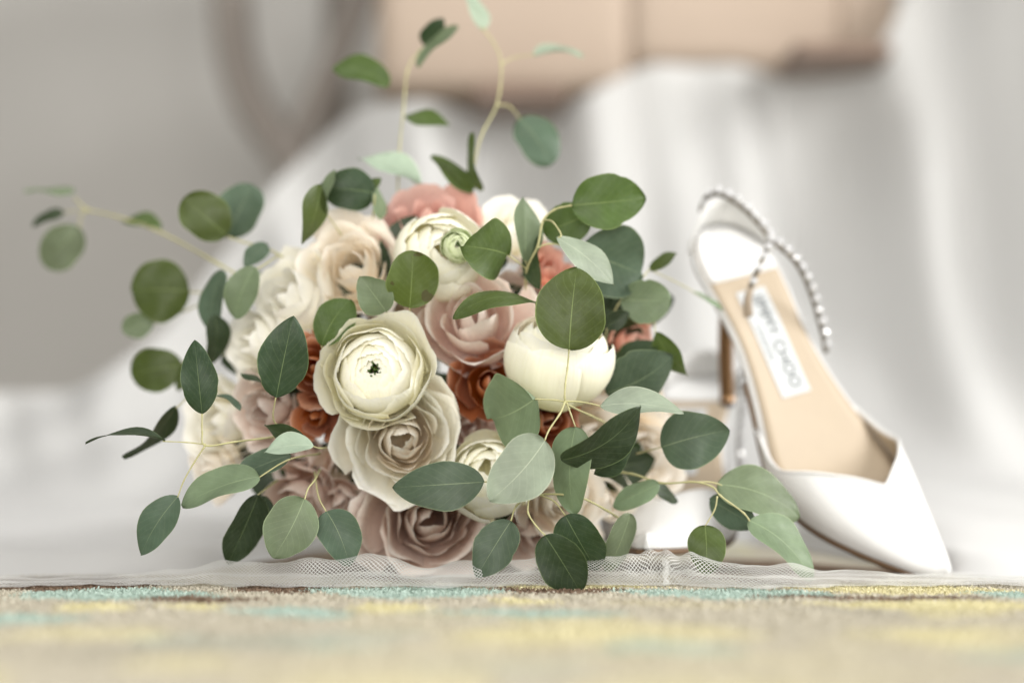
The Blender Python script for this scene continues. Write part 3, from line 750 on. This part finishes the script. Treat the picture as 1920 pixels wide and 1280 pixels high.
# left front fork
sprig([(0.9, [(560, 812, 2), (490, 822, -2), (440, 828, -4), (385, 835, -5), (379, 810, -5), (379, 775, -5)]), (0.7, [(384, 836, -5), (365, 865, -5), (345, 900, -5), (333, 932, -5)]), (0.6, [(386, 833, -5), (350, 829, -5), (305, 827, -5)]),
       (0.8, [(560, 812, 1), (525, 800, -2), (512, 782, -3), (517, 745, -4)]), (0.8, [(620, 838, 2), (600, 840, -3), (586, 836, -5)]), (0.8, [(600, 850, 1), (540, 862, -3), (482, 897, -4)])],
      [(379, 776, 362, 637, 66, 'd', -5, {'sh': 'e', 'up': -1, 'tr': .5}), (310, 827, 160, 823, 9, 'd', -5, {'sh': 'l', 'tr': .4}), (334, 930, 262, 1041, 66, 'b', -5, {'sh': 'e', 'tr': .5}),
       (518, 745, 551, 593, 92, 'd', -4, {'sh': 'e', 'up': -1, 'tr': .6}), (572, 816, 494, 800, 36, 'd', -4.2, {'up': -1}), (588, 835, 495, 846, 40, 'p', -5, {'sh': 'e'}), (486, 893, 339, 945, 62, 's', -4.2, {'sh': 'e'}),
       (545, 852, 440, 892, 48, 'b', -2.4, {}), (405, 742, 452, 766, 11, 'b', 0), (452, 700, 500, 722, 12, 'd', 1)],
      'eucalyptus sprig forking out to the lower left')
sprig([(0.9, [(600, 880, 1), (590, 900, -3), (578, 915, -4.4), (571, 936, -5)]), (0.8, [(590, 885, 0), (597, 930, -3), (613, 961, -4)]), (0.8, [(520, 900, 2), (480, 930, -1)])],
      [(571, 934, 512, 1046, 100, 's', -5, {'sh': 'o', 'tr': .75}), (612, 958, 655, 1060, 82, 'b', -4, {'sh': 'o', 'tr': .7}), (484, 928, 428, 1058, 72, 'd', -1, {'up': -1}), (500, 930, 460, 1010, 60, 'd', 1, {'up': -1})],
      'eucalyptus leaves hanging at the lower left front')
# left, behind
sprig([(1.0, [(560, 500, 8), (500, 465, 8), (460, 455, 9), (425, 443, 9)]), (0.8, [(520, 480, 7), (490, 500, 5), (480, 503, 4)]), (0.7, [(470, 510, 8), (430, 520, 8), (415, 508, 7)])],
      [(425, 442, 343, 372, 90, 'g', 8.5, {'sh': 'r', 'tr': .85}), (424, 446, 472, 344, 88, 'b', 12, {'sh': 'r', 'tr': .8}), (502, 458, 457, 497, 38, 'b', 7), (478, 500, 438, 597, 62, 's', 4, {'sh': 'r'}),
       (416, 506, 390, 622, 46, 'b', 7), (402, 590, 396, 684, 50, 'd', 6, {'up': -1})],
      'round eucalyptus leaves at the upper left of the bouquet')
sprig([(1.0, [(480, 560, 10), (420, 552, 11), (355, 547, 12)]), (0.8, [(400, 560, 11), (330, 590, 13), (288, 606, 13)]), (0.8, [(440, 660, 9), (390, 670, 10), (340, 682, 11)]), (0.7, [(400, 700, 8), (330, 765, 2)])],
      [(356, 545, 245, 544, 118, 'g', 12, {'sh': 'r', 'up': -1, 'tr': 1.0}), (288, 604, 228, 617, 48, 's', 13, {'sh': 'r'}), (342, 682, 244, 700, 84, 'g', 11, {'sh': 'r', 'up': -1}), (366, 676, 332, 732, 40, 'g', 11.5), (330, 762, 234, 862, 30, 'd', 2, {'up': -1})],
      'round dark eucalyptus leaves at the left of the bouquet')
sprig([(1.3, [(520, 560, 10), (410, 495, 12), (300, 435, 15), (215, 405, 17), (165, 393, 18), (140, 372, 18.5)]), (0.9, [(168, 393, 18), (152, 405, 18), (150, 428, 18)]), (0.7, [(165, 393, 18), (120, 398, 18)])],
      [(150, 427, 84, 500, 80, 's', 18, {'sh': 'r', 'tr': .8}), (120, 397, 60, 422, 22, 'd', 18), (140, 359, 46, 357, 14, 's', 19), (302, 430, 226, 412, 26, 'g', 16)],
      'long blurred eucalyptus stem reaching to the far left')
# top
sprig([(1.0, [(770, 480, 12), (748, 400, 11), (748, 300, 11), (757, 200, 12.5), (765, 130, 13.5), (790, 92, 14)]), (0.7, [(748, 310, 11), (775, 340, 10), (790, 346, 10)])],
      [(790, 346, 674, 292, 40, 'p', 10), (758, 217, 844, 231, 28, 'g', 12.5), (730, 160, 624, 122, 50, 'g', 13, {'sh': 'o'}), (793, 84, 832, 36, 40, 'd', 14, {'up': -1}), (783, 126, 857, 48, 20, 's', 13)],
      'tall thin eucalyptus stem standing up above the pink rose')
sprig([(1.0, [(880, 470, 11), (884, 350, 10), (900, 262, 11), (932, 195, 12.5), (940, 120, 13.5), (925, 80, 13.5), (903, 52, 13.5)]), (0.8, [(930, 197, 12.5), (955, 200, 13), (976, 224, 13)]), (0.7, [(938, 122, 13.5), (965, 108, 14), (1002, 103, 14)])],
      [(884, 362, 810, 290, 40, 'g', 8.5), (902, 358, 881, 250, 20, 'g', 9, {'up': -1}), (974, 221, 1034, 308, 80, 'b', 13, {'sh': 'r', 'tr': .78}), (905, 57, 862, -30, 30, 'p', 13.5), (1000, 103, 1094, 103, 16, 'p', 14)],
      'tall eucalyptus stem rising over the top right')
sprig([(0.9, [(690, 460, 9), (700, 400, 6), (703, 365, 5)]), (0.7, [(640, 440, 6), (612, 400, 4)])],
      [(602, 346, 571, 459, 46, 'g', 3.5, {'up': -1}), (612, 402, 626, 318, 18, 's', 4), (703, 362, 598, 352, 82, 'd', 5.5, {'sh': 'o', 'up': -1}), (712, 412, 700, 336, 24, 's', 6), (690, 350, 715, 335, 20, 'g', 6)],
      'dark eucalyptus leaves at the top left of the bouquet')
# filler foliage seen dark between the blooms
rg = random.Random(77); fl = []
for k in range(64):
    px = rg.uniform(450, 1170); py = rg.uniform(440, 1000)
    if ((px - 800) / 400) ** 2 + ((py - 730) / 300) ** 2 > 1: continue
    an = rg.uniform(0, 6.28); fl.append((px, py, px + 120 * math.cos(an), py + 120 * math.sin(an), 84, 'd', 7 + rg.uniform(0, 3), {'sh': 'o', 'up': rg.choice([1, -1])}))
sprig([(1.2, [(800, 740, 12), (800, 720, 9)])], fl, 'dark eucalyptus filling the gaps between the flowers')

# ------------------------------------------------------------------ shoes
def satin_mat():
    g = NT('white_satin'); tc = g.n('ShaderNodeTexCoord'); nz = g.noise(tc.outputs['Object'], 1800, 2, 0.5); cr = g.noise(tc.outputs['Object'], 38, 3, 0.55)
    p = g.n('ShaderNodeBsdfPrincipled', Roughness=0.36); p.inputs['Base Color'].default_value = (0.68, 0.68, 0.67, 1)
    p.inputs['Specular IOR Level'].default_value = 0.3; p.inputs['Sheen Weight'].default_value = 0.0
    g.l(g.bump(g.math('ADD', g.math('MULTIPLY', nz.outputs[0], 0.22), cr.outputs[0]), 0.35, 0.0022), p.inputs['Normal']); g.l(p.outputs[0], g.out.inputs[0]); return g.m
SATIN = satin_mat()
LINING = simple('tan_leather_lining', (0.40, 0.325, 0.235), 0.55, var=0.05, scale=60, bump=0.05)
SOLE = simple('brown_leather_sole', (0.17, 0.105, 0.06), 0.45, var=0.15, scale=50)
HEELM = simple('bronze_heel', (0.30, 0.175, 0.085), 0.28, metal=0.65, var=0.10, scale=20)
TIPM = simple('dark_rubber_tip', (0.03, 0.02, 0.015), 0.5)
LABELM = simple('white_woven_label', (0.52, 0.54, 0.55), 0.7, var=0.03, scale=300)
INK = simple('grey_ink', (0.07, 0.08, 0.08), 0.6)
def crystal_mat():
    g = NT('crystal'); p = g.n('ShaderNodeBsdfPrincipled', Roughness=0.03); p.inputs['Base Color'].default_value = (0.92, 0.93, 0.95, 1)
    p.inputs['Transmission Weight'].default_value = 0.4; p.inputs['IOR'].default_value = 1.9; p.inputs['Specular IOR Level'].default_value = 1.0
    g.l(p.outputs[0], g.out.inputs[0]); return g.m
CRYSTAL = crystal_mat()
SETTING = simple('antique_silver', (0.15, 0.13, 0.10), 0.35, metal=0.7, var=0.2, scale=200)

PROF = [(0, .108), (.03, .096), (.06, .077), (.10, .045), (.14, .017), (.17, .009), (.20, .007), (.25, .008)]
WID = [(0, .0), (.004, .012), (.012, .021), (.027, .027), (.05, .0265), (.075, .0255), (.10, .030), (.13, .039), (.15, .042), (.175, .038), (.205, .027), (.232, .0145), (.243, .0085), (.248, .005), (.25, .0)]
def interp(tab, x):
    xs = [p[0] for p in tab]
    if x <= xs[0]: return tab[0][1]
    if x >= xs[-1]: return tab[-1][1]
    for i in range(len(tab) - 1):
        if xs[i] <= x <= xs[i + 1]:
            a, b = tab[i], tab[i + 1]; t = (x - a[0]) / (b[0] - a[0])
            ma = (tab[i + 1][1] - tab[i - 1][1]) / (tab[i + 1][0] - tab[i - 1][0]) if i > 0 else (b[1] - a[1]) / (b[0] - a[0])
            mb_ = (tab[i + 2][1] - a[1]) / (tab[i + 2][0] - a[0]) if i + 2 < len(tab) else (b[1] - a[1]) / (b[0] - a[0])
            h = b[0] - a[0]; t2, t3 = t * t, t ** 3
            return (2 * t3 - 3 * t2 + 1) * a[1] + (t3 - 2 * t2 + t) * h * ma + (-2 * t3 + 3 * t2) * b[1] + (t3 - t2) * h * mb_
THROAT = [(0, .189), (.25, .1745), (.5, .161), (.7, .149), (.85, .138), (.93, .129), (1, .112)]
def pz(x): return interp(PROF, x)
def pw(x): return max(0.0, interp(WID, x))
def pn(x):
    d = (pz(x + .002) - pz(x - .002)) / .004 if 0.002 <= x <= .248 else (pz(min(.25, x + .004)) - pz(max(0, x - .004))) / .008
    return Vector((-d, 0, 1)).normalized()
def surf(x, y, up=0.0):
    n = pn(x); return Vector((x, y, pz(x))) + n * up

def make_shoe(M3, T, S, label, straps, lower_strap):
    M = Matrix.Translation(T) @ M3.to_4x4() @ Matrix.Scale(S, 4)
    og = M @ Vector((.25, 0, 0)); og.z = 0
    root = empty('high_heel_shoe', og)
    tag(root, label, 'shoe', 'pair of white satin heels')
    xs = [0.25 * (0.5 - 0.5 * math.cos(math.pi * i / 59)) for i in range(60)]
    # footbed: white rim + tan insole
    def slab(name, mat, up, down, inset, x0=0.0, x1=0.25, parent=root):
        mb = MB(); rows = []
        st = [x for x in xs if x0 <= x <= x1]
        for x in st:
            wd = max(0.0004, pw(x) - inset); ring = []
            for u in (-1, -.8, -.5, 0, .5, .8, 1): ring.append(surf(x, wd * u, up - 0.0012 * (1 - u * u)))
            for u in (1, .8, .5, 0, -.5, -.8, -1): ring.append(surf(x, wd * u * .985, -down))
            rows.append(ring)
        b = mb.grid(rows, closed=True); m = 14
        mb.f.append(tuple(b + k for k in range(m))[::-1]); mb.f.append(tuple(b + (len(rows) - 1) * m + k for k in range(m)))
        return mb.build(name, mat, parent, og, M=M)
    slab('footbed', SATIN, 0.0, 0.0042, 0.0)
    slab('insole', LINING, 0.0012, 0.0, 0.0022, 0.004, 0.245)
    slab('heel_pad', SATIN, 0.0022, 0.0, 0.0026, 0.004, 0.042)
    slab('outsole', SOLE, -0.0043, 0.0082, -0.0006, 0.085, 0.25)
    # vamp with V throat
    mb = MB(); rows = []; na, nx = 91, 30
    for i in range(na):
        th = -1 + 2 * i / (na - 1); ath = abs(th)
        x0 = interp(THROAT, ath); r = []
        for j in range(nx):
            t = j / (nx - 1); x = x0 + (0.2515 - x0) * (1 - (1 - t) ** 1.5)
            wd = pw(min(x, .2499)) + 0.0012; wd = max(wd, 0.0006)
            hgt = max(0.006 * min(1, (0.2535 - x) / 0.006), 0.046 * (1 - sm(0.105, 0.258, x)) + 0.004 * (x < .245))
            a = th * math.pi / 2
            y = wd * math.copysign(abs(math.sin(a)) ** 0.82, math.sin(a)) * (1 + (0.14 if a < 0 else -0.09) * math.sin(2 * abs(a)))
            up = hgt * max(0.0, math.cos(a)) ** 0.75 - 0.004 * ath
            r.append(surf(min(x, .25), y, up) + Vector((max(0, x - .25), 0, 0)))
        rows.append(r)
    mb.grid(rows); v = mb.build('vamp', [SATIN, LINING], root, og, M=M)
    m2 = MB(); m2.tube([q[0] for q in rows], 0.00085, 8); m2.build('topline_binding', SATIN, v, og, M=M)
    so = v.modifiers.new('thickness', 'SOLIDIFY'); so.thickness = 0.0016 * S; so.offset = -1; so.material_offset = 1; so.material_offset_rim = 0
    # low heel counter on the back and far side
    mb = MB(); rows = []
    for i in range(28):
        a = i / 27; ang = math.radians(100 + 175 * (1 - a) - 60)   # sweep round the back
        r = []
        xx = 0.030 - 0.031 * math.cos((a - 0.42) * 2.6); side = math.sin((a - 0.42) * 2.6)
        yy = 0.0275 * side
        h = 0.020 * math.sin(math.pi * min(1, max(0, a * 1.0))) ** 0.7 + 0.001
        for j in range(6):
            t = j / 5; r.append(surf(max(0.0, xx), yy * (1 + .05 * t), t * h) + Vector((min(0, xx), 0, 0)))
        rows.append(r)
    mb.grid(rows); v = mb.build('heel_counter', SATIN, root, og, M=M)
    so = v.modifiers.new('thickness', 'SOLIDIFY'); so.thickness = 0.002 * S; so.offset = 0
    # stiletto heel
    mb = MB(); rows = []
    for i in range(16):
        t = i / 15
        cx = 0.026 + 0.010 * t - 0.004 * math.sin(math.pi * t); zt = pz(0.03) - 0.005
        rx = 0.0046 + 0.024 * (1 - sm(0, 0.42, t)) ** 1.6; ry = 0.0046 + 0.0205 * (1 - sm(0, 0.40, t)) ** 1.6
        ring = []
        for k in range(20):
            an = 2 * math.pi * k / 20; x = cx + rx * math.cos(an); y = ry * math.sin(an)
            ztop = pz(min(max(x, 0), .25)) - 0.0050
            z = ztop * (1 - t) + 0.004 * t if t < 0.3 else None
            zz = (1 - t) * (ztop * max(0, 1 - t * 2.2) + zt * min(1, t * 2.2)) + 0.004 * t
            ring.append((x, y, zz))
        rows.append(ring)
    b = mb.grid(rows, closed=True); mb.f.append(tuple(b + k for k in range(20))); mb.f.append(tuple(b + 15 * 20 + k for k in range(20))[::-1])
    heel = mb.build('heel', HEELM, root, og, M=M)
    mb = MB(); mb.tube([(.036, 0, .0042), (.036, 0, .0002)], [0.0048, 0.0046], 16); mb.build('heel_tip', TIPM, heel, og, M=M)
    # label with lettering
    mb = MB(); rows = []
    for i in range(12):
        x = 0.046 + 0.056 * i / 11; rows.append([surf(x, y, 0.0016 - 0.0010 * (1 - (y / pw(x)) ** 2)) for y in (-.0108, -.004, .002, .0100)])
    mb.grid(rows); lb = mb.build('label', LABELM, root, og, M=M)
    for txt, size, yc, x0, x1 in (('JIMMY CHOO', 0.0115, 0.0016, 0.0495, 0.0985), ('LONDON', 0.0042, -0.0068, 0.065, 0.083)):
        cu = bpy.data.curves.new('lettering', 'FONT'); cu.body = txt; cu.size = size; cu.align_x = 'CENTER'; cu.align_y = 'CENTER'; cu.extrude = 0
        tmp = bpy.data.objects.new('tmp', cu); sc.collection.objects.link(tmp)
        bpy.context.view_layer.update()
        me = bpy.data.meshes.new_from_object(tmp.evaluated_get(bpy.context.evaluated_depsgraph_get()))
        bpy.data.objects.remove(tmp)
        vx = [v.co.x for v in me.vertices]; a, b2 = min(vx), max(vx)
        m2 = MB()
        for v in me.vertices:
            xx = x0 + (v.co.x - a) / (b2 - a) * (x1 - x0); yy = yc + v.co.y
            m2.v.append(tuple(surf(xx, yy, 0.0021 - 0.0010 * (1 - (yy / pw(xx)) ** 2)))); m2.uv.append((0, 0))
        m2.f = [tuple(p.vertices) for p in me.polygons]
        m2.build('lettering', INK, lb, og, smooth=False, M=M); bpy.data.meshes.remove(me)
    # crystal straps: links + faceted stones
    for path, nst in straps:
        pts = catmull(path, 12)
        ln = [0]
        for a, b2 in zip(pts, pts[1:]): ln.append(ln[-1] + (b2 - a).length)
        def at(d):
            for i in range(len(ln) - 1):
                if ln[i] <= d <= ln[i + 1]: return pts[i].lerp(pts[i + 1], (d - ln[i]) / max(1e-9, ln[i + 1] - ln[i]))
            return pts[-1]
        mb = MB(); mb.tube([p + Vector((-0.0013, 0.0010, -0.0020)) for p in pts], 0.0017, 8); chain = mb.build('crystal_strap', SETTING, root, og)
        proto = None
        for k in range(nst):
            c = at(ln[-1] * (k + 0.5) / nst); r = 0.0027
            m2 = MB(); rings = []
            for rr, dz in ((0.2, -0.9), (1.0, 0.0), (1.0, 0.18), (0.55, 0.62)):
                rings.append([(r * rr * math.cos(2 * math.pi * q / 8), r * rr * math.sin(2 * math.pi * q / 8), r * dz) for q in range(8)])
            b = m2.grid(rings, closed=True); m2.f.append(tuple(b + q for q in range(8))[::-1]); m2.f.append(tuple(b + 24 + q for q in range(8)))
            if proto is None:
                proto = m2.build('crystal', CRYSTAL, chain, (0, 0, 0), smooth=False); o = proto
            else:
                o = link(proto.copy(), chain)
            rg2 = random.Random(k * 3 + nst)
            o.rotation_euler = frame_from((rg2.uniform(-.6, .9), -1, rg2.uniform(-.4, 1.0)), rg2.uniform(0, 3)).to_euler()
            o.location = c - og - Vector((0, 0.0006, 0))
    if lower_strap:
        mb = MB(); mb.tube(catmull(lower_strap, 6), [0.0022 + 0.0016 * i / 18 for i in range(6 * (len(lower_strap) - 1) + 1)], 8); mb.build('strap_end', simple('taupe_strap_leather', (0.38, 0.31, 0.24), 0.5), root, og)
    return root
cam_dir = Vector((0, -1, 0))

R1 = Matrix(((0.5103, 0.8585, 0.0507), (-0.7166, 0.4571, -0.5268), (-0.4754, 0.2325, 0.8485)))
T1 = Vector((0.1234, 0.2762, 0.1226)); S1 = 1.0596
def w1(x, y, up): return T1 + R1 @ (surf(x, y, up) * S1)
far = [P(1318, 392, .20), P(1326, 368, .198), P(1345, 357, .192), P(1372, 366, .186), P(1402, 388, .182), P(1430, 417, .178), P(1455, 448, .176), P(1488, 476, .178), P(1512, 512, .184), P(1532, 565, .19), P(1548, 625, .195), P(1553, 655, .197)]
near = [P(1448, 440, .172), P(1438, 470, .158), P(1422, 505, .150), P(1408, 540, .150)]
make_shoe(R1, T1, S1, 'white satin heel tipped up on its toe, crystal straps and tan insole showing', [(far, 20), (near, 5)], [P(1408, 540, .15), P(1402, 562, .152), P(1403, 590, .158)])

# second shoe stands flat behind the bouquet, toe towards the camera
a2 = math.radians(-90 - 12)
R2 = Matrix.Rotation(a2, 3, 'Z')
toe = P(1212, 1048, 0.085); T2 = toe - R2 @ Vector((.25, 0, 0)); T2.z = 0.0140
s2 = [T2 + R2 @ q for q in (Vector((.005, .024, .112)), Vector((.02, .032, .112)), Vector((.05, .035, .088)), Vector((.08, .037, .065)), Vector((.11, .042, .045)))]
make_shoe(R2, T2, 1.0, 'white satin heel standing flat behind the bouquet, toe towards the viewer', [(s2, 14)], None)
